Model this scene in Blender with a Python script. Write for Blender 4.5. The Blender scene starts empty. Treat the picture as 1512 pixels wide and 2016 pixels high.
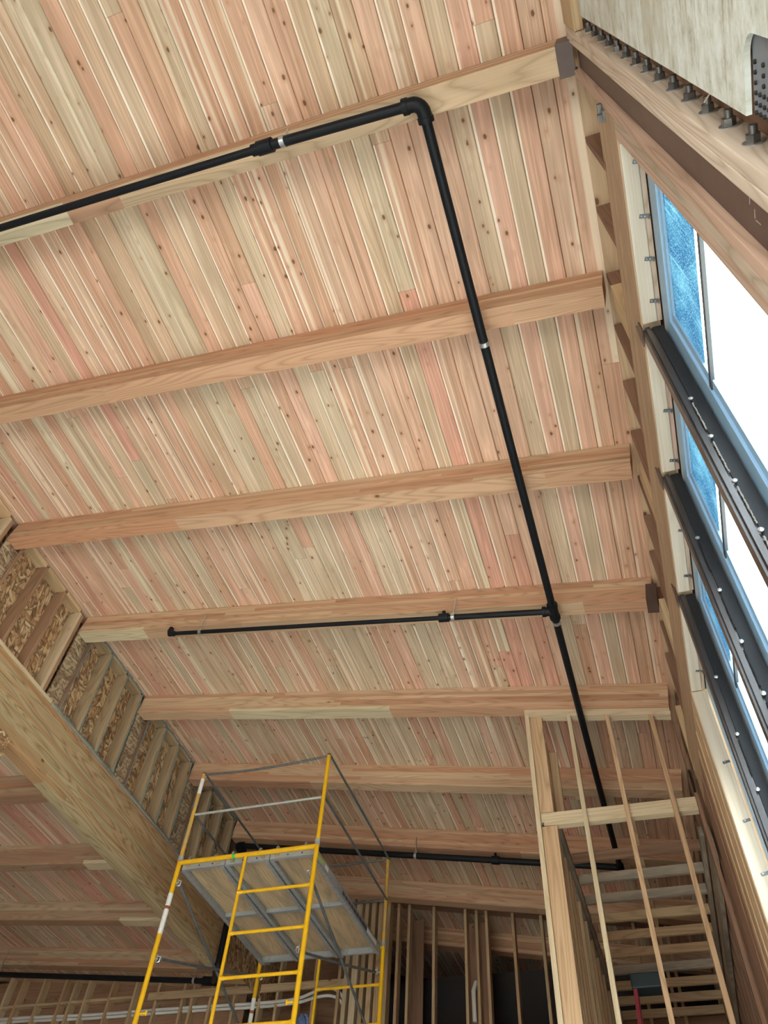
import bpy, bmesh, math, random
from mathutils import Vector, Matrix

random.seed(7)
SC = bpy.context.scene
COL = SC.collection
ZO = 1.6                      # eye height above the floor; z below is given from the eye
TAN = math.tan(math.radians(9.99253))
R = math.radians

# ------------------------------------------------------------------ camera
cam_d = bpy.data.cameras.new('camera'); cam = bpy.data.objects.new('camera', cam_d); COL.objects.link(cam)
rt = Vector((0.95117854, 0.30321758, 0.05760621)); up = Vector((0.21112606, -0.77536533, 0.59517593)); fw = Vector((-0.22513367, 0.5539564, 0.801528))
cam.matrix_world = Matrix(((rt.x, up.x, -fw.x, 0), (rt.y, up.y, -fw.y, 0), (rt.z, up.z, -fw.z, ZO), (0, 0, 0, 1)))
cam_d.sensor_fit = 'AUTO'; cam_d.sensor_width = 36.0; cam_d.lens = 1540.249 / 2016 * 36.0
cam_d.clip_start = 0.02; cam_d.clip_end = 400
SC.camera = cam

# ------------------------------------------------------------------ light
wd = bpy.data.worlds.new('overcast_sky'); SC.world = wd; wd.use_nodes = True
bg = wd.node_tree.nodes['Background']; bg.inputs[0].default_value = (0.80, 0.92, 1.0, 1); bg.inputs[1].default_value = 6.0
bounce_sun_d = bpy.data.lights.new('bounce_sun', 'SUN'); bounce_sun = bpy.data.objects.new('bounce_sun', bounce_sun_d); COL.objects.link(bounce_sun)
bounce_sun_d.energy = 32.0; bounce_sun_d.angle = R(6); bounce_sun_d.color = (1.0, 0.96, 0.90)  # added sun, not part of the overcast; lights the floor for upward bounce
sd = Vector((-0.62, -0.10, -0.78)).normalized()           # direction the light travels
bounce_sun.rotation_euler = sd.to_track_quat('-Z', 'Y').to_euler(); bounce_sun.location = (12, 3, 14)
SC.view_settings.view_transform = 'Standard'; SC.view_settings.look = 'None'
SC.view_settings.gamma = 1.0; SC.view_settings.use_curve_mapping = False
SC.view_settings.exposure = 0.68
SC.cycles.use_denoising = True
SC.cycles.max_bounces = 14; SC.cycles.diffuse_bounces = 8; SC.cycles.transparent_max_bounces = 12

# ------------------------------------------------------------------ materials
def nt_new(name):
    m = bpy.data.materials.new(name); m.use_nodes = True
    nt = m.node_tree; nt.nodes.clear()
    out = nt.nodes.new('ShaderNodeOutputMaterial'); b = nt.nodes.new('ShaderNodeBsdfPrincipled')
    nt.links.new(b.outputs[0], out.inputs[0])
    return m, nt, b, out

class NB:
    """tiny node helper"""
    def __init__(s, nt): s.nt = nt
    def set(s, sock, v):
        if hasattr(v, 'is_output') or isinstance(v, bpy.types.NodeSocket): s.nt.links.new(v, sock)
        elif isinstance(v, (tuple, list)) and len(v) == 3 and sock.type == 'RGBA': sock.default_value = (*v, 1)
        else: sock.default_value = v
    def math(s, op, a, b=0.0, c=None, clamp=False):
        n = s.nt.nodes.new('ShaderNodeMath'); n.operation = op; n.use_clamp = clamp
        s.set(n.inputs[0], a); s.set(n.inputs[1], b)
        if c is not None: s.set(n.inputs[2], c)
        return n.outputs[0]
    def vmath(s, op, a, b):
        n = s.nt.nodes.new('ShaderNodeVectorMath'); n.operation = op
        s.set(n.inputs[0], a); s.set(n.inputs[1], b); return n.outputs[0]
    def comb(s, x, y, z):
        n = s.nt.nodes.new('ShaderNodeCombineXYZ')
        for i, v in enumerate((x, y, z)): s.set(n.inputs[i], v)
        return n.outputs[0]
    def noise(s, v, scale=1.0, detail=2.0, rough=.5, dist=0.0):
        n = s.nt.nodes.new('ShaderNodeTexNoise'); s.set(n.inputs['Vector'], v)
        n.inputs['Scale'].default_value = scale; n.inputs['Detail'].default_value = detail
        n.inputs['Roughness'].default_value = rough; n.inputs['Distortion'].default_value = dist
        return n.outputs[0]
    def white(s, w):
        n = s.nt.nodes.new('ShaderNodeTexWhiteNoise'); n.noise_dimensions = '1D'; s.set(n.inputs['W'], w); return n.outputs[0]
    def voro(s, v, scale=1.0, rnd=1.0):
        n = s.nt.nodes.new('ShaderNodeTexVoronoi'); s.set(n.inputs['Vector'], v)
        n.inputs['Scale'].default_value = scale; n.inputs['Randomness'].default_value = rnd
        return n.outputs['Distance'], n.outputs['Color']
    def ramp(s, f, stops, interp='LINEAR'):
        n = s.nt.nodes.new('ShaderNodeValToRGB'); n.color_ramp.interpolation = interp
        e = n.color_ramp.elements
        while len(e) < len(stops): e.new(0.5)
        for i, (p, c) in enumerate(stops):
            e[i].position = p; e[i].color = (*c, 1) if len(c) == 3 else c
        s.set(n.inputs[0], f); return n.outputs[0]
    def step(s, f, a, b):
        n = s.nt.nodes.new('ShaderNodeMapRange'); n.interpolation_type = 'SMOOTHSTEP'
        s.set(n.inputs[0], f); n.inputs[1].default_value = a; n.inputs[2].default_value = b
        return n.outputs[0]
    def mix(s, f, a, b, mode='MIX'):
        n = s.nt.nodes.new('ShaderNodeMix'); n.data_type = 'RGBA'; n.blend_type = mode
        s.set(n.inputs[0], f); s.set(n.inputs[6], a); s.set(n.inputs[7], b); return n.outputs[2]
    def sep(s, v):
        n = s.nt.nodes.new('ShaderNodeSeparateXYZ'); s.set(n.inputs[0], v); return n.outputs
    def obj(s):
        return s.nt.nodes.new('ShaderNodeTexCoord').outputs['Object']
    def rand(s):
        return s.nt.nodes.new('ShaderNodeObjectInfo').outputs['Random']
    def bump(s, h, strength, dist, b):
        n = s.nt.nodes.new('ShaderNodeBump'); s.set(n.inputs['Height'], h)
        n.inputs['Strength'].default_value = strength; n.inputs['Distance'].default_value = dist
        s.nt.links.new(n.outputs[0], b.inputs['Normal'])

def wood(name, cols, lam=None, ring=9.0, grain=.30, knots=.4, rough=.62, weather=0.0, piece=3.4):
    """timber whose grain runs along the object's own X axis; lam = glued layers of that thickness stacked along Z"""
    m, nt, b, _ = nt_new(name); k = NB(nt)
    v = k.obj(); x, y, z = k.sep(v)[:3]; rnd = k.rand()
    if lam:
        idx = k.math('FLOOR', k.math('DIVIDE', k.math('ADD', z, 3.0), lam))
        off = k.white(k.math('MULTIPLY_ADD', rnd, 57.3, idx))
        pc = k.math('FLOOR', k.math('DIVIDE', k.math('MULTIPLY_ADD', off, 9.0, x), piece))
        seed = k.white(k.math('ADD', k.math('MULTIPLY_ADD', pc, 13.71, k.math('MULTIPLY', idx, 5.37)), k.math('MULTIPLY', rnd, 91.7)))
    else:
        seed = rnd
    o = k.math('MULTIPLY', seed, 43.0)
    vx = k.comb(k.math('ADD', x, o), k.math('ADD', y, o), k.math('ADD', z, o))
    slow = k.noise(k.vmath('MULTIPLY', vx, (0.45, 6.0, 6.0)), 1.0, 1.0, .4, .15)
    rings = k.math('MULTIPLY', k.math('PINGPONG', k.math('MULTIPLY', slow, ring * 2.2), 0.5), 2.0)
    rings = k.math('SUBTRACT', 1.0, k.math('POWER', k.math('SUBTRACT', 1.0, rings), 2.6))
    fibre = k.noise(k.vmath('MULTIPLY', vx, (2.5, 150.0, 150.0)), 1.0, 2.0)
    tone = k.noise(k.vmath('MULTIPLY', vx, (.5, 5.0, 5.0)), 1.0, 2.0)
    base = k.ramp(seed, [(i / max(1, len(cols) - 1), c) for i, c in enumerate(cols)])
    g = k.math('MULTIPLY_ADD', rings, grain, 1.0 - grain * .75)
    g = k.math('MULTIPLY', g, k.math('MULTIPLY_ADD', fibre, .26, .87))
    g = k.math('MULTIPLY', g, k.math('MULTIPLY_ADD', tone, .40, .80))
    cc = k.mix(1.0, base, k.comb(g, k.math('POWER', g, 1.12), k.math('POWER', g, 1.3)), 'MULTIPLY')
    if knots > 0:
        d, c = k.voro(k.vmath('MULTIPLY', vx, (3.2, 5.0, 5.0)), 1.0)
        keep = k.math('LESS_THAN', k.sep(c)[0], knots)
        core = k.math('MULTIPLY', k.math('SUBTRACT', 1.0, k.step(d, .05, .10)), keep)
        halo = k.math('MULTIPLY', k.math('SUBTRACT', 1.0, k.step(d, .06, .20)), keep)
        cc = k.mix(k.math('MULTIPLY', halo, .35), cc, (.30, .13, .05))
        cc = k.mix(k.math('MULTIPLY', core, .8), cc, (.07, .035, .018))
    if weather > 0:
        w = k.noise(k.vmath('MULTIPLY', v, (1.3, 6.0, 6.0)), 1.0, 4.0, .6)
        cc = k.mix(k.math('MULTIPLY', k.step(w, .42, .68), weather), cc, (.20, .19, .16))
    k.set(b.inputs['Base Color'], cc); b.inputs['Roughness'].default_value = rough
    b.inputs['Specular IOR Level'].default_value = .25
    k.bump(k.math('ADD', fibre, k.math('MULTIPLY', rings, .6)), .12, .003, b)
    return m

BOARD_W = 0.129
def deck_mat(name, dark=1.0):
    """tongue-and-groove boards: local X runs along the boards, local Y across them"""
    m, nt, b, _ = nt_new(name); k = NB(nt)
    v = k.obj(); x, y, z = k.sep(v)[:3]
    q = k.math('DIVIDE', y, BOARD_W); idx = k.math('FLOOR', q); fr = k.math('FRACT', q)
    r1 = k.white(k.math('MULTIPLY_ADD', idx, 3.17, 11.0))
    pq = k.math('DIVIDE', k.math('MULTIPLY_ADD', r1, 23.0, x), 7.3)
    pc = k.math('FLOOR', pq); pf = k.math('FRACT', pq)
    key = k.math('MULTIPLY_ADD', pc, 17.3, k.math('MULTIPLY', idx, 7.91))
    s1 = k.white(key); s2 = k.white(k.math('ADD', key, 301.5)); s3 = k.white(k.math('ADD', key, 77.7))
    vx = k.comb(k.math('MULTIPLY_ADD', s1, 60.0, x), k.math('MULTIPLY_ADD', s2, 40.0, y), 0.0)
    base = k.mix(1.0, (1.02, .97, .925), k.ramp(s1, [(0.0, (.60, .38, .265)), (.15, (.70, .47, .35)), (.30, (.73, .53, .40)), (.44, (.60, .46, .325)), (.56, (.70, .60, .455)),
                       (.68, (.60, .51, .375)), (.78, (.75, .50, .39)), (.89, (.63, .425, .30)), (1.0, (.70, .40, .315))]), 'MULTIPLY')
    slow = k.noise(k.vmath('MULTIPLY', vx, (.38, 9.0, 1.0)), 1.0, 2.0, .5, .4)
    rings = k.math('POWER', k.math('MULTIPLY', k.math('PINGPONG', k.math('MULTIPLY', slow, 8.0), .5), 2.0), 1.7)
    fibre = k.noise(k.vmath('MULTIPLY', vx, (1.6, 140.0, 1.0)), 1.0, 3.0, .6)
    blot = k.noise(k.vmath('MULTIPLY', vx, (.9, 5.0, 1.0)), 1.0, 3.0)
    g = k.math('MULTIPLY', k.math('MULTIPLY_ADD', rings, .24, .84), k.math('MULTIPLY_ADD', fibre, .56, .70))
    g = k.math('MULTIPLY', g, k.math('MULTIPLY_ADD', blot, .44, .78))
    cc = k.mix(1.0, base, k.comb(g, k.math('POWER', g, 1.1), k.math('POWER', g, 1.25)), 'MULTIPLY')
    # pale sapwood streaks and one pale edge
    sap = k.noise(k.vmath('MULTIPLY', vx, (.10, 13.0, 1.0)), 1.0, 2.0, .5, .3)
    sapm = k.math('MULTIPLY', k.step(sap, .585, .66), k.math('GREATER_THAN', s2, .35))
    cc = k.mix(k.math('MULTIPLY', sapm, .65), cc, (.86, .78, .60))
    wob = k.math('MULTIPLY', k.math('SUBTRACT', k.noise(k.vmath('MULTIPLY', vx, (.7, 1.0, 1.0)), 1.0, 1.0), .5), .22)
    edge = k.math('MULTIPLY', k.step(k.math('ADD', fr, wob), .87, .90), k.math('GREATER_THAN', s3, .52))
    cc = k.mix(k.math('MULTIPLY', edge, .85), cc, (.97, .91, .78))
    # streaky darker heart stripe
    strk = k.noise(k.vmath('MULTIPLY', vx, (.25, 30.0, 1.0)), 1.0, 2.0)
    cc = k.mix(k.math('MULTIPLY', k.step(strk, .54, .68), k.math('MULTIPLY', k.math('GREATER_THAN', s2, .42), .5)), cc, (.33, .22, .13))
    # knots
    for sc, seed, keepv, rad in ((9.0, 0.0, .62, .125), (6.5, 19.0, .40, .095), (14.0, 7.0, .34, .14)):
        kv = k.comb(k.math('ADD', k.math('MULTIPLY', vx and k.sep(vx)[0], .62), seed), k.sep(vx)[1], 0.0)
        d, c = k.voro(kv, sc)
        d = k.math('ADD', d, k.math('MULTIPLY', k.math('SUBTRACT', k.noise(vx, 60.0, 1.0), .5), .05))
        keep = k.math('MULTIPLY', k.math('LESS_THAN', k.sep(c)[0], keepv), k.math('LESS_THAN', s3, .86))
        core = k.math('MULTIPLY', k.math('SUBTRACT', 1.0, k.step(d, rad * .45, rad)), keep)
        halo = k.math('MULTIPLY', k.math('SUBTRACT', 1.0, k.step(d, rad * .7, rad * 2.4)), keep)
        cc = k.mix(k.math('MULTIPLY', halo, .30), cc, (.42, .20, .09))
        cc = k.mix(k.math('MULTIPLY', core, .85), cc, (.12, .055, .025))
    # butt joints
    j = k.math('LESS_THAN', pf, .0005)
    cc = k.mix(k.math('MULTIPLY', j, .4), cc, (.08, .05, .03))
    k.set(b.inputs['Base Color'], cc); b.inputs['Roughness'].default_value = .6
    b.inputs['Specular IOR Level'].default_value = .25
    k.bump(fibre, .10, .003, b)
    return m

def osb_mat(name, cols):
    m, nt, b, _ = nt_new(name); k = NB(nt); v = k.obj()
    x, y, z = k.sep(v)[:3]
    lay = []
    for i, (ang, sx, sy) in enumerate(((R(8), 5.5, 26.0), (R(62), 6.5, 30.0), (R(-38), 6.0, 22.0), (R(100), 8.0, 36.0))):
        ca, sa = math.cos(ang), math.sin(ang)
        u = k.math('ADD', k.math('MULTIPLY', x, ca), k.math('MULTIPLY', y, sa))
        w = k.math('SUBTRACT', k.math('MULTIPLY', y, ca), k.math('MULTIPLY', x, sa))
        d, c = k.voro(k.comb(k.math('MULTIPLY', u, sx), k.math('MULTIPLY', w, sy), k.math('MULTIPLY_ADD', z, 30.0, i * 9.1)), 1.0, 1.0)
        lay.append((d, k.sep(c)))
    f = lay[0][1][0]; edge = lay[0][0]
    for d, c in lay[1:]:
        pick = k.math('GREATER_THAN', c[1], .62)
        f = k.math('ADD', k.math('MULTIPLY', c[0], pick), k.math('MULTIPLY', f, k.math('SUBTRACT', 1.0, pick)))
        edge = k.math('ADD', k.math('MULTIPLY', d, pick), k.math('MULTIPLY', edge, k.math('SUBTRACT', 1.0, pick)))
    cc = k.ramp(f, [(i / (len(cols) - 1), c_) for i, c_ in enumerate(cols)])
    cc = k.mix(k.math('MULTIPLY', k.step(edge, .42, .70), .75), cc, (.10, .05, .025))
    k.set(b.inputs['Base Color'], cc); b.inputs['Roughness'].default_value = .7
    k.bump(f, .5, .006, b)
    return m

def plain(name, col, rough=.5, metal=0.0, noise=0.0, nscale=30.0, col2=None, stretch=(1, 1, 1), bump=0.0, spec=.5):
    m, nt, b, _ = nt_new(name); k = NB(nt)
    if noise > 0:
        n = k.noise(k.vmath('MULTIPLY', k.obj(), stretch), nscale, 5.0, .6)
        cc = k.mix(k.math('MULTIPLY', k.step(n, .38, .66), noise), col, col2 or tuple(c * .5 for c in col))
        k.set(b.inputs['Base Color'], cc)
        if bump: k.bump(n, bump, .004, b)
    else:
        b.inputs['Base Color'].default_value = (*col, 1)
    b.inputs['Roughness'].default_value = rough; b.inputs['Metallic'].default_value = metal
    b.inputs['Specular IOR Level'].default_value = spec
    return m

def dirty_white():
    m, nt, b, _ = nt_new('dirty_whitewashed_sheathing'); k = NB(nt); v = k.obj()
    mot = k.noise(k.vmath('MULTIPLY', v, (1, 14.0, 22.0)), 1.0, 6.0, .7); big = k.noise(k.vmath('MULTIPLY', v, (1, 1.2, 3.2)), 1.0, 4.0, .6)
    strk = k.noise(k.vmath('MULTIPLY', v, (1, 3.0, 26.0)), 1.0, 4.0, .65)
    c = k.ramp(mot, [(.30, (.36, .36, .29)), (.45, (.56, .59, .52)), (.62, (.68, .73, .70))])
    c = k.mix(k.math('MULTIPLY', k.step(strk, .54, .70), .75), c, (.30, .24, .155))
    c = k.mix(k.math('MULTIPLY', k.step(big, .48, .66), .5), c, (.40, .36, .24))
    k.set(b.inputs['Base Color'], c); b.inputs['Roughness'].default_value = .8
    k.bump(mot, .35, .004, b); return m

def glass_mat():
    m, nt, b, out = nt_new('window_glass')
    nt.nodes.remove(b)
    t = nt.nodes.new('ShaderNodeBsdfTransparent'); t.inputs[0].default_value = (.93, .97, .98, 1)
    g = nt.nodes.new('ShaderNodeBsdfGlossy'); g.inputs['Roughness'].default_value = .02
    mx = nt.nodes.new('ShaderNodeMixShader'); mx.inputs[0].default_value = .06
    nt.links.new(t.outputs[0], mx.inputs[1]); nt.links.new(g.outputs[0], mx.inputs[2])
    nt.links.new(mx.outputs[0], out.inputs[0]); return m

def film_mat():
    """thin bluish peel-off film with speckles, lets diffuse light through"""
    m, nt, b, out = nt_new('speckled_blue_film'); k = NB(nt)
    nt.nodes.remove(b)
    v = k.obj()
    sp = k.noise(v, 130.0, 2.0, .6, .8); big = k.noise(k.vmath('MULTIPLY', v, (1, 2.0, 5.0)), 3.0, 3.0)
    strk = k.noise(k.vmath('MULTIPLY', v, (1, 40.0, 1.0)), 1.0, 2.0)
    c = k.ramp(big, [(0.35, (.075, .20, .32)), (.5, (.12, .27, .37)), (.65, (.22, .39, .47))])
    c = k.mix(k.step(sp, .55, .62), c, (.42, .60, .66))
    c = k.mix(k.math('MULTIPLY', k.step(strk, .58, .64), .5), c, (.40, .58, .64))
    tl = nt.nodes.new('ShaderNodeBsdfTranslucent'); df = nt.nodes.new('ShaderNodeBsdfDiffuse')
    k.set(tl.inputs[0], c); k.set(df.inputs[0], c)
    mx = nt.nodes.new('ShaderNodeMixShader'); mx.inputs[0].default_value = .45
    nt.links.new(df.outputs[0], mx.inputs[1]); nt.links.new(tl.outputs[0], mx.inputs[2])
    nt.links.new(mx.outputs[0], out.inputs[0]); return m

M = {}
M['deck'] = deck_mat('tongue_and_groove_boards')
FIR = [(.56, .29, .165), (.46, .28, .18), (.58, .41, .265), (.52, .30, .18), (.60, .46, .30), (.56, .34, .21), (.47, .25, .145)]
M['glulam'] = wood('glulam_fir', FIR, lam=.038, ring=8, grain=.26, knots=.07)
M['girder'] = wood('glulam_girder_fir', [(.40, .245, .125), (.46, .37, .215), (.42, .245, .12), (.43, .36, .21), (.44, .285, .15), (.47, .39, .235)], lam=.048, ring=9, grain=.46, knots=.10)
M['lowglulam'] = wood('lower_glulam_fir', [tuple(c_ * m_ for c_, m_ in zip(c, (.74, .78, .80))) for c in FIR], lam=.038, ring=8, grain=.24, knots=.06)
M['stud'] = wood('spruce_stud', [(.50, .37, .215), (.56, .42, .25), (.53, .35, .20), (.60, .48, .30)], ring=6, grain=.24, knots=.22)
M['studpale'] = wood('pale_spruce_stud', [(.60, .50, .33), (.64, .52, .35)], ring=5, grain=.18, knots=.3)
M['studwarm'] = wood('warm_fir_stud', [(.52, .35, .205), (.56, .39, .235)], ring=7, grain=.28, knots=.15)
M['studdark'] = wood('dark_brown_stud', [(.22, .125, .082), (.26, .155, .10)], ring=6, grain=.25, knots=.15)  # darker brown than the other studs
M['greywood'] = wood('weathered_grey_board', [(.40, .35, .27), (.46, .39, .30)], ring=14, grain=.35, knots=.15, weather=.7)
M['lvl'] = wood('laminated_header', [(.42, .31, .205), (.46, .34, .225), (.40, .28, .18), (.44, .32, .205)], lam=.045, ring=8, grain=.3, knots=.06, piece=9)
M['nailer'] = wood('bolted_fir_plank', [(.56, .47, .37), (.60, .50, .40)], ring=9, grain=.30, knots=.15)
M['jamb'] = wood('doubled_jamb_stud', [(.46, .34, .25), (.50, .40, .30), (.48, .32, .24), (.46, .38, .29)], ring=9, grain=.3, knots=.1)
M['pale'] = wood('pale_sapwood_lamella', [(.64, .55, .36), (.62, .54, .37)], ring=8, grain=.25, knots=.05)
M['eaveply'] = wood('pale_eave_plywood', [(.50, .37, .23), (.52, .39, .25)], ring=5, grain=.2, knots=.5)
M['cream'] = wood('pale_head_board', [(.58, .50, .39), (.60, .53, .42)], ring=4, grain=.14, knots=.12)
M['osb'] = osb_mat('oriented_strand_board', [(.27, .14, .06), (.50, .31, .15), (.68, .51, .29), (.40, .21, .09), (.76, .62, .39), (.58, .40, .21)])
M['osbgrey'] = osb_mat('greyed_strand_board', [(.22, .15, .09), (.38, .29, .18), (.50, .42, .28), (.30, .22, .13), (.56, .48, .33)])
M['plydeck'] = wood('plywood_deck_panel', [(.58, .44, .27), (.60, .43, .25)], ring=10, grain=.26, knots=.0, weather=.45)
M['drywhite'] = dirty_white()
M['sheath'] = wood('dark_sheathing_board', [(.30, .18, .11), (.34, .20, .125)], ring=6, grain=.25, knots=.1)
M['browniron'] = plain('brown_primed_steel', (.095, .058, .048), .45, .0, .35, 7.0, (.055, .036, .032), (1, 1, .3), .05)
M['blacksteel'] = plain('mill_scale_steel', (.016, .017, .020), .55, 0, .5, 6.0, (.026, .027, .030), (.4, 2.0, 2.0), .05, .25)
M['tube'] = plain('mill_scale_tube_steel', (.060, .048, .044), .30, .5, .6, 5.0, (.12, .115, .115), (.25, 2.0, 2.0), .05)
M['weld'] = plain('weld_bead_metal', (.62, .62, .60), .35, .7, .5, 60, (.35, .33, .30))
M['bolt'] = plain('dark_hex_bolt_steel', (.20, .20, .195), .40, .7, .4, 40, (.09, .09, .09))
M['zinc'] = plain('zinc_plated_steel', (.60, .62, .63), .38, .85, .3, 30, (.42, .44, .46))
M['pipe'] = plain('black_coated_pipe', (.007, .009, .012), .5, 0, .3, 25, (.012, .014, .017), spec=.22)
M['galv'] = plain('galvanised_steel', (.42, .45, .46), .45, .3, .5, 18, (.28, .31, .33), (.4, 1, 1))
M['greytube'] = plain('dull_grey_tube', (.17, .19, .20), .5, .4, .5, 20, (.09, .10, .11))
M['whitetube'] = plain('pale_grey_tube', (.52, .54, .50), .5, .3, .4, 20, (.35, .37, .36))
M['yellow'] = plain('yellow_scaffold_paint', (.82, .47, .012), .35, 0, .35, 9.0, (.62, .33, .01))
M['yellowworn'] = plain('worn_yellow_paint', (.66, .38, .04), .45, 0, .8, 14.0, (.40, .33, .22))
M['sticker'] = plain('white_sticker', (.80, .80, .78), .5, 0, .3, 40, (.5, .5, .5))
M['rust'] = plain('red_brown_band', (.30, .09, .04), .6)
M['alu'] = plain('daylight_blue_window_frame', (.31, .51, .70), .35, .15)  # blue tint of the daylight is put into the frame colour
M['mullion'] = plain('dark_glazing_bar', (.06, .07, .08), .4, .3)
M['gasket'] = plain('dark_gasket', (.012, .018, .022), .5)
M['studmid'] = wood('shaded_brown_stud', [(.34, .21, .13), (.38, .24, .15)], ring=6, grain=.25, knots=.15)  # brown darkened to paint in the weaker light on the side faces
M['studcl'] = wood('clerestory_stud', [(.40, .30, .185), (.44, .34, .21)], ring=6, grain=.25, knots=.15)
M['film'] = film_mat(); M['glass'] = glass_mat()
M['plate'] = plain('grey_primed_plate', (.20, .225, .26), .5, .2, .3, 30, (.17, .19, .22))
M['screw'] = plain('black_screw_head', (.02, .021, .022), .45, .3)
M['foam'] = plain('blue_green_sealant', (.17, .235, .225), .7, 0, .6, 45, (.09, .13, .125))
M['pvc'] = plain('white_flexible_pipe', (.74, .75, .72), .4, 0, .2, 8, (.60, .62, .58))
M['red'] = plain('red_fibreglass', (.20, .012, .02), .55)
M['darkteal'] = plain('dark_teal_plastic', (.005, .016, .020), .6)
M['blue'] = plain('blue_plastic_wrap', (.22, .32, .55), .4, 0, .6, 6, (.08, .13, .35))
M['roomshade'] = plain('painted_back_room_shade', (.028, .026, .026), .8, 0, .4, 2.0, (.02, .02, .02))  # near-black that paints in the shade of the back room
M['concrete'] = plain('concrete_slab', (.55, .53, .50), .85, 0, .5, 1.5, (.47, .45, .42))
M['ground'] = plain('pale_gravel', (.40, .38, .34), .9, 0, .6, 4, (.30, .28, .25))
M['redsticker'] = plain('dark_label_print', (.045, .012, .012), .5)
M['green'] = plain('green_tape', (.06, .55, .10), .5)
M['darklabel'] = plain('dark_blue_label', (.015, .025, .045), .4)
M['limelabel'] = plain('lime_label', (.42, .55, .06), .5)
M['pencil'] = plain('black_stencil_ink', (.03, .02, .015), .7)

# ------------------------------------------------------------------ object helpers
WM = {}
def put(name, bm, mat, mw, parent=None, smooth=False):
    me = bpy.data.meshes.new(name); bm.normal_update(); bm.to_mesh(me); bm.free()
    me.materials.append(M[mat] if isinstance(mat, str) else mat)
    if smooth:
        for p in me.polygons: p.use_smooth = True
        me.set_sharp_from_angle(angle=R(40))
    o = bpy.data.objects.new(name, me); COL.objects.link(o)
    place(o, mw, parent); return o
def place(o, mw, parent):
    WM[o.name] = mw.copy()
    if parent is not None:
        o.parent = parent; o.matrix_local = WM[parent.name].inverted() @ mw
    else:
        o.matrix_world = mw
def copy_of(o, mw, parent):
    c = o.copy(); COL.objects.link(c); c.parent = None; c.matrix_parent_inverse = Matrix()
    place(c, mw, parent); return c
def empty(name, loc, label, cat, group=None):
    o = bpy.data.objects.new(name, None); COL.objects.link(o); o.empty_display_size = .1
    place(o, Matrix.Translation(Vector(loc) + Vector((0, 0, ZO))), None)
    return tag(o, label, cat, group)
def tag(o, label, cat, group=None):
    o['label'] = label; o['category'] = cat
    if group: o['group'] = group
    return o
def structure(o): o['kind'] = 'structure'; return o
def T(x, y, z): return Matrix.Translation((x, y, z + ZO))

def bm_box(bm, sx, sy, sz, c=(0, 0, 0), bevel=0.0):
    g = bmesh.ops.create_cube(bm, size=1.0, matrix=Matrix.Translation(c) @ Matrix.Diagonal((sx, sy, sz, 1)))
    if bevel > 0:
        es = list({e for v in g['verts'] for e in v.link_edges})
        bmesh.ops.bevel(bm, geom=es, offset=bevel, segments=2, affect='EDGES', profile=.6)
def frame_m(p0, p1, up=(0, 0, 1)):
    p0 = Vector(p0); p1 = Vector(p1); x = (p1 - p0).normalized(); u = Vector(up)
    if abs(x.dot(u)) > .98: u = Vector((1, 0, 0))
    y = u.cross(x).normalized(); z = x.cross(y)
    c = (p0 + p1) / 2
    return Matrix(((x.x, y.x, z.x, c.x), (x.y, y.y, z.y, c.y), (x.z, y.z, z.z, c.z + ZO), (0, 0, 0, 1))), (p1 - p0).length
def member(name, p0, p1, w, h, mat, parent=None, up=(0, 0, 1), bevel=.0025):
    """straight timber p0-p1 (centre line): w = size across, h = size along 'up'; grain along its length"""
    mw, L = frame_m(p0, p1, up); bm = bmesh.new(); bm_box(bm, L, w, h, bevel=bevel)
    return put(name, bm, mat, mw, parent)
def slab(name, x0, x1, y0, y1, z0, z1, mat, parent=None, bevel=0.0, grain='x'):
    """axis-aligned block; grain says which world axis the local X (grain) follows"""
    c = ((x0 + x1) / 2, (y0 + y1) / 2, (z0 + z1) / 2); d = (x1 - x0, y1 - y0, z1 - z0)
    if grain == 'x': return member(name, (x0, c[1], c[2]), (x1, c[1], c[2]), d[1], d[2], mat, parent, bevel=bevel)
    if grain == 'y': return member(name, (c[0], y0, c[2]), (c[0], y1, c[2]), d[0], d[2], mat, parent, bevel=bevel)
    return member(name, (c[0], c[1], z0), (c[0], c[1], z1), d[1], d[0], mat, parent, up=(1, 0, 0), bevel=bevel)
def post(name, x, y, z0, z1, sx, sy, mat, parent=None, bevel=.0025):
    return member(name, (x, y, z0), (x, y, z1), sy, sx, mat, parent, up=(1, 0, 0), bevel=bevel)

def bm_tube(bm, pts, r, n=14, cap=True):
    pts = [Vector(p) for p in pts]; rings = []
    prev = None
    for i, p in enumerate(pts):
        if i == 0: t = pts[1] - pts[0]
        elif i == len(pts) - 1: t = pts[-1] - pts[-2]
        else: t = (pts[i + 1] - p).normalized() + (p - pts[i - 1]).normalized()
        t.normalize()
        if prev is None:
            a = Vector((0, 0, 1)) if abs(t.z) < .9 else Vector((1, 0, 0))
            u = t.cross(a).normalized()
        else:
            u = (prev - t * prev.dot(t)).normalized()
        prev = u; w = t.cross(u)
        rr = r[i] if isinstance(r, (list, tuple)) else r
        rings.append([bm.verts.new(p + (u * math.cos(2 * math.pi * j / n) + w * math.sin(2 * math.pi * j / n)) * rr) for j in range(n)])
    for a, b in zip(rings, rings[1:]):
        for j in range(n): bm.faces.new((a[j], a[(j + 1) % n], b[(j + 1) % n], b[j]))
    if cap:
        bm.faces.new(list(reversed(rings[0]))); bm.faces.new(rings[-1])
def tube(name, pts, r, mat, parent=None, n=14):
    bm = bmesh.new(); o = Vector(pts[0]); bm_tube(bm, [Vector(p) - o for p in pts], r, n)
    return put(name, bm, mat, T(*o), parent, smooth=True)
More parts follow.
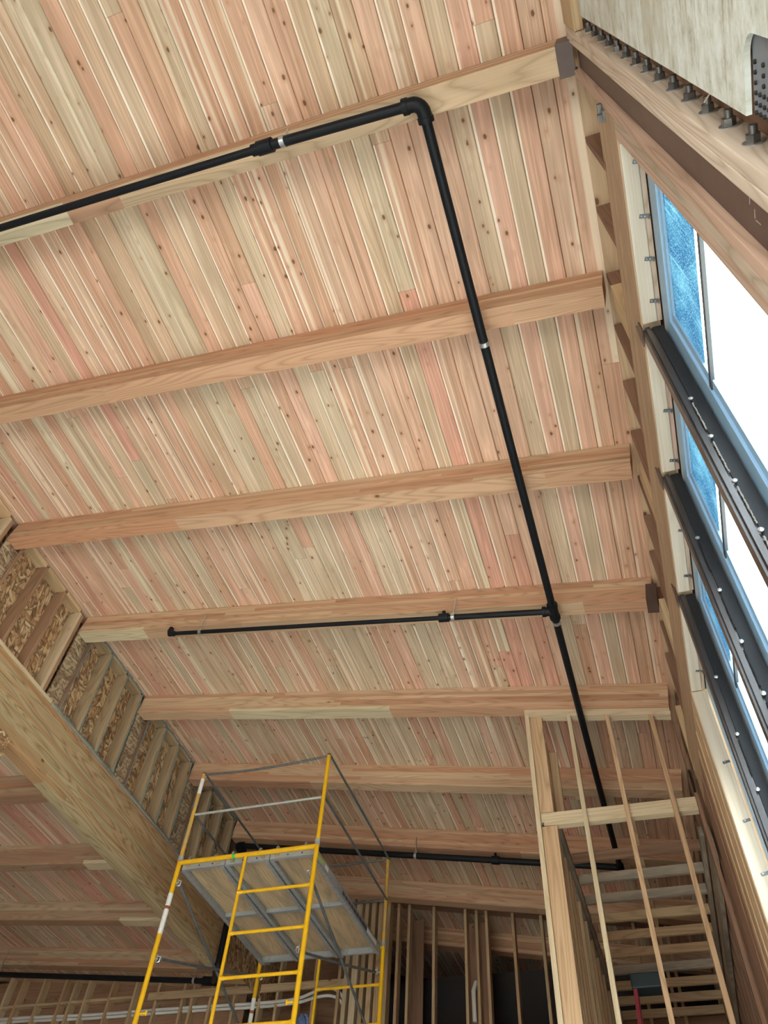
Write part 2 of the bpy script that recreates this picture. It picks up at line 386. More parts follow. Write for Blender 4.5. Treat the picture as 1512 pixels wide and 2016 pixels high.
def arc(c, a, b, r, k=7):
    """points of a quarter bend around corner c, coming from direction a (towards c) and leaving in direction b"""
    c = Vector(c); a = Vector(a).normalized(); b = Vector(b).normalized(); o = c - a * r + b * r
    return [o + (-b * math.cos(t) + a * math.sin(t)) * r for t in [math.pi / 2 * i / k for i in range(k + 1)]]

def zdeck(x): return 5.265 - TAN * x
def zund(x): return 5.0 - TAN * x
def zlow(x): return 4.15 - 0.0928 * x
def zlowdeck(x): return 4.15 + .262 - 0.0928 * x
XR, XL = .53, -5.46          # inner faces of the window wall and of the clerestory wall
YB = [.82 + 1.386 * i for i in range(10)]      # far faces of the roof beams
BW = .150

# ------------------------------------------------------------------ shell
def deck(name, x0, x1, y0, y1, zf, mat):
    """board underside with real V-grooves plus a flat top; local X = world Y (along the boards)"""
    slope = math.hypot(x1 - x0, zf(x1) - zf(x0)); L = y1 - y0
    ax = Vector((0, 1, 0)); ay = Vector((x0 - x1, 0, zf(x0) - zf(x1))).normalized(); az = ax.cross(ay)
    sgn = 1 if az.z > 0 else -1
    o = Vector((x1, y0, zf(x1)))
    mw = Matrix(((ax.x, ay.x, az.x, o.x), (ax.y, ay.y, az.y, o.y), (ax.z, ay.z, az.z, o.z + ZO), (0, 0, 0, 1)))
    bm = bmesh.new(); prof = []
    n = int(slope / BOARD_W) + 1
    for i in range(n):
        a = i * BOARD_W; b = min(slope, a + BOARD_W)
        prof += [(a, .016), (a + .004, 0.0), (b - .004, 0.0)]
    prof.append((slope, .016))
    lo = [bm.verts.new((0, a, sgn * h)) for a, h in prof]; hi = [bm.verts.new((L, a, sgn * h)) for a, h in prof]
    for i in range(len(prof) - 1): bm.faces.new((lo[i], lo[i + 1], hi[i + 1], hi[i]))
    t = sgn * .07
    q = [bm.verts.new(p) for p in ((0, 0, t), (L, 0, t), (L, slope, t), (0, slope, t))]
    bm.faces.new(q)
    bm.faces.new((lo[0], hi[0], q[1], q[0])); bm.faces.new((lo[-1], q[3], q[2], hi[-1]))
    bm.faces.new([q[0], q[3]] + list(reversed(lo))); bm.faces.new([q[1]] + hi + [q[2]])
    bmesh.ops.recalc_face_normals(bm, faces=bm.faces[:])
    return structure(put(name, bm, mat, mw))
deck('ceiling', -5.62, .568, -3.2, 13.7, zdeck, 'deck')
mw, L = frame_m((.647, -3.2, zdeck(.647) + .03), (.647, 13.7, zdeck(.647) + .03), up=(TAN, 0, 1)); bm = bmesh.new(); bm_box(bm, L, .154, .05)
structure(put('ceiling', bm, 'eaveply', mw))
deck('ceiling', -12.2, -5.62, -3.2, 13.7, zlowdeck, 'deck')

structure(slab('floor', -12.2, .72, -3.2, 13.7, -1.75, -1.6, 'concrete'))
g = structure(slab('floor', -60, 60, -60, 60, -2.0, -1.78, 'ground')); g.name = 'ground'
# window wall (right): sheathing around the window strip
def multi(name, boxes, mat):
    bm = bmesh.new()
    for x0, x1, y0, y1, z0, z1 in boxes:
        bm_box(bm, x1 - x0, y1 - y0, z1 - z0, ((x0 + x1) / 2, (y0 + y1) / 2, (z0 + z1) / 2))
    return structure(put(name, bm, mat, T(0, 0, 0)))
multi('wall_right', [(.68, .72, -3.2, .80, -1.6, 5.13), (.68, .72, .80, 4.60, 3.72, 5.13), (.68, .72, .80, 4.60, -1.6, -.9), (.68, .72, 4.60, 13.7, -1.6, 5.13)], 'sheath')
multi('wall_near', [(-12.2, -5.2, -3.24, -3.2, -1.6, 6.0), (-5.2, .3, -3.24, -3.2, 1.7, 6.2), (.3, .72, -3.24, -3.2, -1.6, 5.2)], 'sheath')  # unseen wall, its opening sized to steer daylight onto floor and beams
multi('wall_far', [(-12.2, .72, 13.7, 13.74, -1.6, 6.2)], 'roomshade')  # its near-black colour paints in the dark of the back room
multi('wall_left', [(-12.24, -12.2, -3.2, 13.7, -1.6, 5.6)], 'sheath')

# clerestory wall: strand board skin behind the studs
bm = bmesh.new()
bm_box(bm, 16.9, 1.6, .012)
mw = Matrix(((0, 0, 1, -5.606), (1, 0, 0, 5.25), (0, 1, 0, 5.46 + ZO), (0, 0, 0, 1)))
structure(put('wall_clerestory', bm, 'osb', mw))

# ------------------------------------------------------------------ roof beams
ordn = ['nearest roof beam at the top of the photo, a black pipe running along it',
        'second roof beam from the top, pale strip along its lower edge, crossing under open planks',
        'third roof beam from the top, wavy-grained orange underside',
        'fourth roof beam from the top, short black pipe branch hanging beside it',
        'fifth roof beam from the top, resting over the plate of the tall stud partition',
        'sixth roof beam from the top, just behind the upper rails of the yellow scaffold',
        'seventh roof beam from the top, with the long black pipe hanging along its front',
        'eighth roof beam, just above the tops of the far wall studs',
        'last roof beam, seen dimly between the far wall studs']
def roof_beam(i):
    y1 = YB[i]; y0 = y1 - BW; xe = XR - .005
    xa = -5.47
    mw, L = frame_m((xa, (y0 + y1) / 2, (zund(xa) + zdeck(xa)) / 2), (xe, (y0 + y1) / 2, (zund(xe) + zdeck(xe)) / 2))
    bm = bmesh.new(); bm_box(bm, L, BW, .258, bevel=.004)
    o = put('roof_beam', bm, 'glulam', mw); tag(o, 'long glued fir ' + ordn[i], 'beam', 'sloping roof beams')
    return o
beams = [roof_beam(i) for i in range(9)]

def lamella(beam, xa, xb, y1, zf, bw=BW, full=True):
    mw, L = frame_m((xa, y1 - bw / 2, zf(xa) - .0012), (xb, y1 - bw / 2, zf(xb) - .0012))
    bm = bmesh.new(); bm_box(bm, L, bw * (1.0 if full else .55), .002)
    put('pale_lamella', bm, 'pale', mw, beam)
    mw, L = frame_m((xa, y1 - bw - .0008, zf(xa) + .018), (xb, y1 - bw - .0008, zf(xb) + .018))
    bm = bmesh.new(); bm_box(bm, L, .002, .038); put('pale_lamella', bm, 'pale', mw, beam)
lamella(beams[0], -5.4, -2.9, YB[0], zund); lamella(beams[3], -5.46, -4.6, YB[3], zund); lamella(beams[4], -4.2, -2.25, YB[4], zund)
# girder under the clerestory wall
GZ0, GZ1 = 4.38, 5.05
mw, L = frame_m((-5.525, -3.15, (GZ0 + GZ1) / 2), (-5.525, 9.28, (GZ0 + GZ1) / 2))
bm = bmesh.new(); bm_box(bm, L, .13, GZ1 - GZ0, bevel=.005)
tag(put('girder', bm, 'girder', mw), 'deep honey-coloured glued timber girder running diagonally under the strand board wall', 'beam')
# lower roof beams left of the girder
lown = ['nearest lower roof beam, partly hidden behind the big girder at the left edge', 'second lower roof beam from the girder top, pale end patch on its underside',
        'third lower roof beam, pale end patch by the scaffold leg', 'lowest of the lower roof beams, black pipe hanging in front of it']
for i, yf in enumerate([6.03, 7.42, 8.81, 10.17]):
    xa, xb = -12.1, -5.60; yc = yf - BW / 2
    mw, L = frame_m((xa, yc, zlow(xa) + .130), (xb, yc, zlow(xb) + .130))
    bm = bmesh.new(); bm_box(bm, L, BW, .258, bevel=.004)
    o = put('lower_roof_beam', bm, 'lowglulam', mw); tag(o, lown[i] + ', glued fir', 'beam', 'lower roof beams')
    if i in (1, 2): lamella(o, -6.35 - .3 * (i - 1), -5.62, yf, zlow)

# ------------------------------------------------------------------ clerestory framing
cw = empty('clerestory_frame', (-5.5, 5, 5.06), 'timber studs and strand board bays standing on the long girder, below the roof deck', 'wall frame')
def zdk(x): return zdeck(x) - .004
bp = [] 
for b in range(-1, 7):
    ya = (YB[b] if b >= 0 else YB[0] - 1.386); yb = ya + 1.386 - BW
    foam = b >= 3
    ys = [ya + .045, ya + .42, ya + .79, yb - .085]
    for j, yy in enumerate(ys):
        dark = foam and j == 0
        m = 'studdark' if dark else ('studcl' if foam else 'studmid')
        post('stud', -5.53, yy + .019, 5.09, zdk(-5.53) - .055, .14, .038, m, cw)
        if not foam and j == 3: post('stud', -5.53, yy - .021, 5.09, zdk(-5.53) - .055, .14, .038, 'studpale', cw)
    # blocks between studs under the deck, tilted like it
    for a, c in zip(ys, ys[1:]):
        if c - a > .05:
            z = zdk(-5.53) - .03
            member('top_block', (-5.53, a + .04, z), (-5.53, c - (.04 if not foam and c == ys[3] else 0) , z), .14, .045, 'studcl' if foam else 'stud', cw, up=(TAN, 0, 1))
    if yb < 8.6:
        post('strand_board_filler', -5.475, yb + BW / 2 + .02, 5.06, zund(-5.47) - .0, .02, .19, 'osbgrey', cw)
    if foam:
        pts = []
        for j, yy in enumerate(ys):
            bmf = bmesh.new()
            L = zdk(-5.46) - 5.10
            k = 14
            P = [Vector((random.uniform(-.004, .006), random.uniform(-.006, .006), L * i / k)) for i in range(k + 1)]
            bm_tube(bmf, P, [random.uniform(.006, .013) for _ in P], 7)
            put('sealant_bead', bmf, 'foam', T(-5.462, yy + .045, 5.085), cw, smooth=True)
        bmf = bmesh.new(); k = 30
        P = [Vector((random.uniform(-.004, .006), (yb - ya - .06) * i / k, random.uniform(-.006, .006))) for i in range(k + 1)]
        bm_tube(bmf, P, [random.uniform(.007, .014) for _ in P], 7)
        put('sealant_bead', bmf, 'foam', T(-5.455, ya + .04, zdeck(-5.455) - .016), cw, smooth=True)
        bmf = bmesh.new()
        P = [Vector((random.uniform(-.004, .006), (yb - ya) * i / k, random.uniform(-.005, .005))) for i in range(k + 1)]
        bm_tube(bmf, P, [random.uniform(.006, .013) for _ in P], 7)
        put('sealant_bead', bmf, 'foam', T(-5.462, ya, 5.09), cw, smooth=True)
member('bottom_plate', (-5.53, -3.1, 5.071), (-5.53, 4.92, 5.071), .15, .038, 'studpale', cw)
member('bottom_plate', (-5.53, 4.93, 5.066), (-5.53, 10.8, 5.066), .145, .028, 'greywood', cw)
member('metal_strip', (-5.457, 4.93, 5.047), (-5.457, 9.28, 5.047), .006, .012, 'zinc', cw)
o = member('strand_board_offcut', (-5.447, 3.9, 4.30), (-5.447, 4.66, 4.30), .018, .24, 'osb', None, bevel=.002)
tag(o, 'ragged end of strand board hanging on the girder face at the left photo edge', 'board')

# ------------------------------------------------------------------ sprinkler pipe
sp = empty('sprinkler_pipe', (-.3, 4.8, 4.9), 'black sprinkler pipe system hanging under the roof beams', 'pipe')
RP = .031
def pz(x): return 4.872 - TAN * x
XM = -.305
def pipe(name, a, b, r=RP): return tube(name, [a, b], r, 'pipe', sp, 18)
def fitting(pts, r=.042, name='elbow'): return tube(name, pts, r, 'pipe', sp, 18)
def collar(p, d, r=.046, l=.035, name='coupling'):
    p = Vector(p); d = Vector(d).normalized(); return tube(name, [p - d * l, p - d * l * .99, p + d * l * .99, p + d * l], [r * .9, r, r, r * .9], 'pipe', sp, 18)
zm = pz(XM)
sl = Vector((-1, 0, TAN)).normalized()
YA, YBR, YF = .715, 4.79, 8.96
pipe('main_run', (XM, YA + .09, zm), (XM, YBR - .06, zm)); pipe('main_run', (XM, YBR + .06, zm), (XM, YF, zm))
# elbow at the first beam
c = Vector((XM, YA, zm))
fitting([c + Vector((0, .10, 0)), c + Vector((0, .075, 0))] + [p for p in arc(c, (0, -1, 0), sl, .06)][1:-1] + [c + sl * .075, c + sl * .10])
collar(c + Vector((0, .095, 0)), (0, 1, 0), .047, .016); collar(c + sl * .095, sl, .047, .016)
a = c + sl * .09; jn = Vector((-1.29, YA - .02, pz(-1.29)))
pipe('beam_run', a, jn)
e = Vector((-5.3, YA - .04, pz(-5.3))); tube('beam_run', [jn, e], .025, 'pipe', sp, 18)
collar(jn, sl, .044, .05, 'reducer'); collar(jn + sl * .06, sl, .036, .03, 'coupling')
# tee and branch at the fourth beam
c = Vector((XM, YBR, zm))
tube('tee', [c - Vector((0, .075, 0)), c + Vector((0, .075, 0))], .040, 'pipe', sp, 18); tube('tee', [c, c + sl * .085], .040, 'pipe', sp, 18)
collar(c - Vector((0, .07, 0)), (0, 1, 0), .046, .014); collar(c + Vector((0, .07, 0)), (0, 1, 0), .046, .014); collar(c + sl * .08, sl, .046, .014)
jn = Vector((-1.27, YBR, pz(-1.27))); e = Vector((-4.19, YBR, pz(-4.19) + .0))
pipe('branch_run', c + sl * .08, jn, .027); tube('branch_run', [jn, e], .021, 'pipe', sp, 18)
collar(jn, sl, .040, .045, 'reducer')
tube('outlet', [jn + Vector((0, 0, .02)), jn + Vector((0, 0, .075))], .018, 'pipe', sp)
tube('elbow', [e - sl * .05, e, e + Vector((-.012, 0, .035)), e + Vector((-.008, .0, .08))], [.029, .033, .030, .026], 'pipe', sp, 16)
# far run along the seventh beam
c = Vector((XM, YF, zm)); collar(c, (0, 1, 0), .044, .05, 'elbow'); collar(c, (0, 1, 0), .044, .05, 'elbow')
fe = Vector((-5.34, YF, pz(-5.34) - .0))
pipe('far_run', c, fe, .037)
collar(c + sl * 1.46, sl, .050, .045, 'reducer')
tube('outlet', [c + sl * 1.46, c + sl * 1.46 + Vector((0, 0, .09))], .016, 'pipe', sp)
yd = 9.93
fitting([fe - sl * .10] + arc(fe, sl, (0, 1, 0), .06) + [fe + Vector((0, .10, 0))], .052)
f2 = Vector((-5.34, 9.13, fe.z)); collar(f2, (0, 0, 1), .050, .06, 'elbow')
f3 = Vector((-5.34, 9.13, 4.27)); pipe('drop_run', f2, f3, .040)
zb = 4.50
c = Vector((-5.82, yd, zb)); s2 = Vector((-1, 0, .0965)).normalized()
tube('elbow', [f3 + Vector((0, 0, .06)), f3, f3.lerp(c, .2)], .052, 'pipe', sp, 18)
pipe('drop_link', f3, c, .040)
tube('tee', [c - s2 * .10, c + s2 * .16], .056, 'pipe', sp, 18)
pipe('lower_run', c + s2 * .1, c + s2 * 6.2, .036)
def hanger(p, d, ztop, r=.033, lean=(0, 0), sw=.016):
    p = Vector(p); d = Vector(d).normalized()
    h = tube('hanger', [p - d * sw, p - d * (sw - .001), p + d * (sw - .001), p + d * sw], [r * .98, r + .004, r + .004, r * .98], 'zinc', sp, 18)
    bm = bmesh.new(); bm_tube(bm, [(0, 0, r), (lean[0], lean[1], ztop - p.z)], .0065, 8)
    put('rod', bm, 'zinc', T(*p), h, smooth=True)
    bm = bmesh.new(); bm_box(bm, .03, .012, .03, (0, 0, r + .012), .002)
    put('ear', bm, 'zinc', T(*p), h)
    return h
c1 = Vector((XM, YA, zm))
q = Vector((-1.17, YA - .018, pz(-1.17))); hanger(q, sl, q.z + .17, .033, (0.02, -.035))
hanger((XM, 2.24, zm), (0, 1, 0), zm + .1)
hanger((XM, 4.925, zm), (0, 1, 0), zm + .08)
q = Vector((-1.185, YBR, pz(-1.185))); hanger(q, sl, q.z + .235, .029, (.03, .0))
q = Vector((-3.83, YBR, pz(-3.83))); hanger(q, sl, q.z + .24, .023)
q = Vector((-2.76, YF, pz(-2.76))); hanger(q, sl, q.z + .25, .039)
for dx in (1.75 - 1.45, 3.62): 
    q = c + s2 * dx; hanger(q, s2, q.z + .36, .038)
q = c + s2 * 3.62

# ------------------------------------------------------------------ scaffold
sc = empty('scaffold', (-3.78, 7.63, -1.6), 'yellow steel scaffold tower with guard rails standing by the girder', 'scaffold')
XA, XB, YN, YR, ZP = -4.54, -3.035, 6.57, 8.70, 4.15
RS = .0235
def end_frame(y, worn):
    fr = tube('end_frame', [(XA, y, ZP), (XB, y, ZP)], RS, 'yellow', sc)
    my = 'yellow'
    for x in (XA, XB):
        tube('leg', [(x, y, ZP + .012), (x, y, -1.58)], RS, my, fr)
        for zz in (ZP + .03, 2.22, .29):
            tube('collar', [(x, y, zz - .02), (x, y, zz + .035)], RS + .005, 'galv', fr)
        bm = bmesh.new(); bm_box(bm, .14, .14, .01, bevel=.002)
        put('base_plate', bm, 'galv', T(x, y, -1.593), fr)
    tube('ladder_post', [(XA + .745, y, ZP), (XA + .745, y, -1.2)], .0165, my, fr)
    for i in range(12):
        z = 3.765 - .385 * i
        tube('rung', [(XA + .745, y, z), (XB, y, z)], .0155, my, fr)
        for xx, s in ((XA + .745, 1), (XB, -1)):
            tube('gusset', [(xx, y, z), (xx + s * .045, y, z)], [.026, .0155], my, fr)
    for z in (2.215, .285): tube('frame_bar', [(XA, y, z), (XB, y, z)], RS, my, fr)
    sgn = 1 if y < 7.5 else -1
    for x, s in ((XA, 1), (XB, -1)):
        for z in ((3.94, 3.22) if s > 0 else (3.89, 3.19)):
            tube('brace_stud', [(x, y, z), (x + s * .055, y + sgn * .01, z)], .009, 'zinc', fr)
            bm = bmesh.new(); bm_box(bm, .014, .045, .07, bevel=.004)
            put('brace_lock', bm, 'zinc', T(x + s * .04, y + sgn * .02, z), fr)
            bm = bmesh.new(); bm_tube(bm, [(0, 0, -.03), (s * .03, 0, -.025), (s * .035, 0, .02), (0, 0, .03)], .006, 6)
            put('brace_lock', bm, 'zinc', T(x + s * .035, y + sgn * .015, z), fr, smooth=True)
        z = 2.76
        tube('pin', [(x, y, z), (x + s * .085, y, z)], .010, 'yellow', fr)
        tube('pin', [(x + s * .085, y, z - .02), (x + s * .085, y, z + .02)], .009, 'yellow', fr)
    return fr
f1 = end_frame(YN, False); f2 = end_frame(YR, True)
# stickers on the front and rear left legs
for (y, fr, za, zb_) in ((YN, f1, 3.83, 3.44), (YR, f2, 3.72, 3.30)):
    tube('sticker', [(XA, y, za), (XA, y, zb_)], RS + .0012, 'sticker', fr)
    tube('band', [(XA, y, za - .125), (XA, y, za - .155)], RS + .0022, 'rust', fr)
tube('green_tape', [(XA + .60, YN, ZP), (XA + .63, YN, ZP)], RS + .0015, 'green', f1)
# guard posts and rails
ZG, ZGM = 5.20, 4.69
for x in (XA, XB):
    for y in (YN, YR):
        worn = not (x == XB and y == YN)
        p = tube('guard_post', [(x, y, ZP + .03), (x, y, ZG)], .0215, 'yellowworn' if worn else 'yellow', sc)
        tube('cap', [(x, y, ZG - .005), (x, y, ZG + .012)], .022, 'greytube', p)
        if x == XA: tube('sticker', [(x, y, ZG - .07), (x, y, ZG - .26)], .0222, 'sticker', p)
        for zz in (ZG - .05, ZGM):
            tube('rail_lock', [(x, y, zz), (x + (.035 if x == XA else -.035), y, zz + .012)], .008, 'zinc', p)
def sag(a, b, d, k=10): 
    a = Vector(a); b = Vector(b)
    return [a.lerp(b, i / k) + Vector((0, 0, -d * 4 * (i / k) * (1 - i / k))) for i in range(k + 1)]
for y in (YN, YR):
    tube('guard_rail', sag((XA + .02, y, ZG - .01), (XB, y, ZG - .005), .035 if y == YN else .0), .0125, 'greytube', sc)
    tube('guard_rail', [(XA + .03, y, ZGM), (XB - .02, y, ZGM)], .0135, 'whitetube' if y == YN else 'greytube', sc)
for x in (XA, XB):
    tube('guard_rail', [(x + .015, YN, ZG - .005), (x + .015, YR, ZG - .005)], .0125, 'greytube', sc)
    tube('guard_rail', [(x + .015, YN, ZGM), (x + .015, YR, ZGM)], .0125, 'greytube', sc)
    dx = .05 if x == XA else -.05
    zt, zl = (3.94, 3.22) if x == XA else (3.89, 3.19)
    tube('cross_brace', sag((x + dx, YN + .02, zt), (x + dx, YR - .02, zl), .0), .0135, 'greytube', sc)
    tube('cross_brace', sag((x + dx * 1.5, YN + .02, zl), (x + dx * 1.5, YR - .02, zt), .01), .0135, 'greytube', sc)
    for zz in (2.0,):
        tube('cross_brace', [(x + dx, YN + .02, 1.95), (x + dx, YR - .02, 1.2)], .0135, 'greytube', sc)
        tube('cross_brace', [(x + dx * 1.5, YN + .02, 1.2), (x + dx * 1.5, YR - .02, 1.95)], .0135, 'greytube', sc)

# three planks
pl_lab = ['left scaffold plank beside the girder, plywood in a metal frame', 'middle scaffold plank of the three on the platform, plywood in a metal frame', 'right scaffold plank with dark labels on its outer rail, plywood in a metal frame']
def plank(i):
    x0 = XA + .03 + i * .487; x1 = x0 + .478; xc = (x0 + x1) / 2; ya, yb = YN + .03, YR - .03
    r = empty('scaffold_plank', (xc, (ya + yb) / 2, ZP - .05), pl_lab[i], 'plank', 'scaffold platform planks')
    slab('plywood_deck', x0 + .01, x1 - .01, ya + .02, yb - .02, ZP + .000, ZP + .014, 'plydeck', r, .001, 'y')
    for s, x in ((1, x0), (-1, x1)):
        bm = bmesh.new()
        bm_box(bm, .006, yb - ya, .098, (s * .003, 0, 0), .001); bm_box(bm, .045, yb - ya, .006, (s * .022, 0, -.046), .001); bm_box(bm, .03, yb - ya, .006, (s * .015, 0, .046), .001)
        sr = put('side_rail', bm, 'galv', T(x, (ya + yb) / 2, ZP - .035), r)
        if i == 2 and s == -1:
            for kk in range(9):
                bm = bmesh.new(); bm_box(bm, .001, .075 if kk < 8 else .09, .04)
                put('label', bm, 'darklabel', T(x + .001, ya + .83 + kk * .09, ZP - .035), sr)
            bm = bmesh.new(); bm_box(bm, .001, .34, .05); put('label', bm, 'sticker', T(x + .001, ya + 1.75, ZP - .035), sr)
            bm = bmesh.new(); bm_box(bm, .001, .09, .045); put('label', bm, 'sticker', T(x + .001, ya + .32, ZP - .035), sr)
            bm = bmesh.new(); bm_box(bm, .001, .16, .03); put('label', bm, 'limelabel', T(x + .001, ya + .16, ZP - .035), sr)
        elif s == -1:
            bm = bmesh.new(); bm_box(bm, .001, .26, .035); put('label', bm, 'limelabel', T(x + .001, ya + .28, ZP - .05), sr)
    for y, s in ((ya, 1), (yb, -1)):
        bm = bmesh.new(); bm_box(bm, .478, .006, .075, (0, 0, 0), .001); bm_box(bm, .47, .03, .006, (0, s * .012, -.036), .001)
        e = put('end_rail', bm, 'galv', T(xc, y, ZP - .03), r)
        for hx in (-.15, .15):
            bm = bmesh.new()
            P = [Vector((0, 0, -.02)), Vector((0, 0, .035))] + [Vector((0, -s * .028 + s * .03 * math.cos(t), .03 + .03 * math.sin(t))) for t in [math.pi * q / 6 for q in range(7)]]
            bm_tube(bm, P, .011, 8); put('hook', bm, 'zinc', T(xc + hx, y, ZP - .02), e, smooth=True)
            bm = bmesh.new(); bm_box(bm, .05, .004, .03); put('rivet_plate', bm, 'zinc', T(xc + hx * 1.1, y - s * .004, ZP - .035), e)
        for hx in (-.05, .1):
            tube('rivet_hole', [(xc + hx, y - s * .0035, ZP - .035), (xc + hx, y - s * .0045, ZP - .035)], .008, 'gasket', e, 10)
    slab('cross_rib', x0 + .006, x1 - .006, 7.62, 7.665, ZP - .045, ZP - .002, 'galv', r, .002)
    return r
for i in range(3): plank(i)

# ------------------------------------------------------------------ far stud wall
fwl = empty('far_stud_wall', (-5, 10.9, -1.6), 'bare stud wall at the far end of the room, behind the scaffold', 'wall frame')
YW = 10.92
def ztop(x): return (zdeck(x) if x > -5.6 else zlowdeck(x)) - .085
right = [-3.60, -3.44, -3.07, -2.61, -2.45, -2.31, -1.94, -1.55, -1.15, -.75, -.35, .05]
for x in right: post('stud', x, YW + .07, -1.6, ztop(x), .038, .14, 'stud', fwl)
for x, w, m in ((-4.42, .04, 'stud'), (-4.32, .06, 'studpale'), (-4.20, .09, 'studpale'), (-4.08, .06, 'stud'), (-3.97, .07, 'stud'), (-3.86, .07, 'studwarm'), (-3.74, .05, 'stud')):
    post('corner_post', x, YW + .04, -1.6, ztop(x), w, .16, m, fwl)
left = [-10.95, -10.5, -10.06, -9.80, -9.40, -8.99, -8.80, -8.55, -8.12, -7.70, -7.3, -6.86, -6.70, -6.40, -6.02, -5.62, -5.35, -5.05, -4.80]
for x in left: post('stud', x, YW + .07, -1.6, (ztop(x) if x < -5.6 else zdeck(x) - .085), .038, .14, 'stud', fwl)
member('top_plate', (-5.6, YW + .07, ztop(-5.59) + .04), (.5, YW + .07, ztop(.5) + .04), .14, .076, 'studdark', fwl)
member('top_plate', (-12.1, YW + .07, ztop(-12.1) + .04), (-5.63, YW + .07, ztop(-5.63) + .04), .14, .076, 'stud', fwl)
for a, b in zip(left[:9], left[1:10]): member('blocking', (a + .02, YW + .05, 4.825), (b - .02, YW + .05, 4.825), .038, .09, 'stud', fwl, up=(0, 1, 0))
member('wall_brace', (-7.42, YW - .02, 4.80), (-4.28, YW - .02, 4.775), .038, .10, 'stud', fwl)
for z in (3.6,):
    for a, b in zip(left[9:], left[10:]):
        if b - a > .2: member('blocking', (a + .02, YW + .07, z), (b - .02, YW + .07, z), .14, .038, 'stud', fwl)
slab('back_sheathing_and_blocker', -12.1, -5.9, YW + .145, YW + .16, -1.6, 5.25, 'sheath', fwl)
slab('back_sheathing_and_blocker', -5.9, -4.45, YW + .6, YW + .62, -1.6, 5.7, 'sheath', fwl)
slab('back_sheathing_and_blocker', -4.45, .52, YW + .145, YW + .16, -1.6, 4.15, 'sheath', fwl)  # added unseen lower panel, keeps floor bounce out of the back room
slab('back_sheathing_and_blocker', -3.55, -3.3, YW + .30, YW + .32, -1.6, 5.7, 'studdark', fwl, grain='z')
slab('back_sheathing_and_blocker', -2.60, -2.32, YW + .15, YW + .16, -1.6, 5.5, 'studdark', fwl, grain='z')
# dark room behind: an added near-black panel stands in for its shade
mwt = slab('back_room_shade_panel', -4.4, .5, 11.86, 11.90, -1.6, 5.16, 'roomshade'); tag(mwt, 'added dark panel standing in for shade behind the far studs, below the last roof beam', 'partition')

# white flexible pipes threaded through the far wall
pv = empty('flexible_pipe', (-7, YW, 4.68), 'pair of white flexible pipes threaded through the far wall studs', 'pipe')
def pvc(dz, dy, end):
    P = [(-11.5, YW + .06 + dy, 4.66 + dz), (-10.2, YW + .06 + dy, 4.655 + dz), (-9.6, YW + .05 + dy, 4.66 + dz), (-8.9, YW + .05 + dy, 4.635 + dz), (-8.2, YW + .05 + dy, 4.62 + dz), (-7.2, YW + .05 + dy, 4.625 + dz), (-6.4, YW + .05 + dy, 4.62 + dz), (-5.6, YW + .04 + dy, 4.60 + dz), (-5.0, YW - .03 + dy, 4.585 + dz)] + end
    Q = []
    for a, b in zip(P, P[1:]):
        for i in range(4): Q.append(Vector(a).lerp(Vector(b), i / 4))
    Q.append(Vector(P[-1]))
    for _ in range(3): Q = [Q[0]] + [(Q[i - 1] + Q[i] * 2 + Q[i + 1]) / 4 for i in range(1, len(Q) - 1)] + [Q[-1]]
    tube('pipe_run', Q, .021, 'pvc', pv, 10)
pvc(.02, 0, [(-4.75, YW - .06, 4.68), (-4.55, YW - .06, 4.72), (-4.42, YW, 4.69), (-4.36, YW + .1, 4.60)])
pvc(-.02, 0.02, [(-4.75, YW - .06, 4.60), (-4.55, YW - .06, 4.62), (-4.42, YW, 4.60), (-4.36, YW + .1, 4.52)])
o = tube('conduit_stub', [(-2.52, YW + .02, 4.2), (-2.52, YW - .01, 4.55), (-2.50, YW + .06, 4.68), (-2.49, YW + .12, 4.69)], .028, 'pvc'); tag(o, 'short white pipe bend between two far studs near the photo bottom', 'pipe')
# blue wrapped bundle
bm = bmesh.new(); bmesh.ops.create_icosphere(bm, subdivisions=3, radius=1)
for v in bm.verts: v.co = Vector((v.co.x * .085, v.co.y * .09, v.co.z * .11)) * (1 + .22 * math.sin(7 * v.co.x + 5 * v.co.z) * math.cos(6 * v.co.y + 3))
o = put('plastic_bundle', bm, 'blue', T(-4.925, YW + .07, 4.352), smooth=True); tag(o, 'crumpled blue plastic bundle between the far studs behind the scaffold ladder', 'bag')
o = slab('shelf_board', -5.55, -4.45, YW + .05, YW + .36, 4.20, 4.235, 'stud', None, .002); tag(o, 'narrow board carrying the blue bundle between far studs', 'board')

# ------------------------------------------------------------------ stud partition under the fifth beam
ef = empty('partition_frame', (-.15, 6.25, -1.6), 'tall open stud partition at lower right, its plate under the fifth roof beam', 'wall frame')
YE = 6.25
def zpt(x): return zund(x) - .003
def estud(x, w, m, d=.089, y=YE): post('stud', x, y + d / 2, -1.6, zpt(x) - .078, w, d, m, ef)
xs = [(-.822, .040, 'studpale'), (-.42, .038, 'studpale'), (-.068, .038, 'studwarm'), (.32, .038, 'studwarm')]
for x, w, m in xs: estud(x, w, m)
mw, L = frame_m((-.842, YE + .045, zpt(-.842) - .057), (.50, YE + .045, zpt(.50) - .057)); bm = bmesh.new(); bm_box(bm, L, .089, .040, bevel=.002); put('top_plate', bm, 'studpale', mw, ef)
mw, L = frame_m((-.842, YE + .045, zpt(-.842) - .019), (.50, YE + .045, zpt(.50) - .019)); bm = bmesh.new(); bm_box(bm, L, .089, .034, bevel=.002); put('top_plate', bm, 'studpale', mw, ef)
post('corner_post', -.742, YE + .05, 4.02, zpt(-.742) - .08, .12, .05, 'studwarm', ef)
post('corner_post', -.735, YE + .055, -1.6, 3.885, .132, .05, 'studwarm', ef)
post('corner_post', -.70, YE + .20, -1.6, zpt(-.70) - .3, .038, .14, 'studwarm', ef)
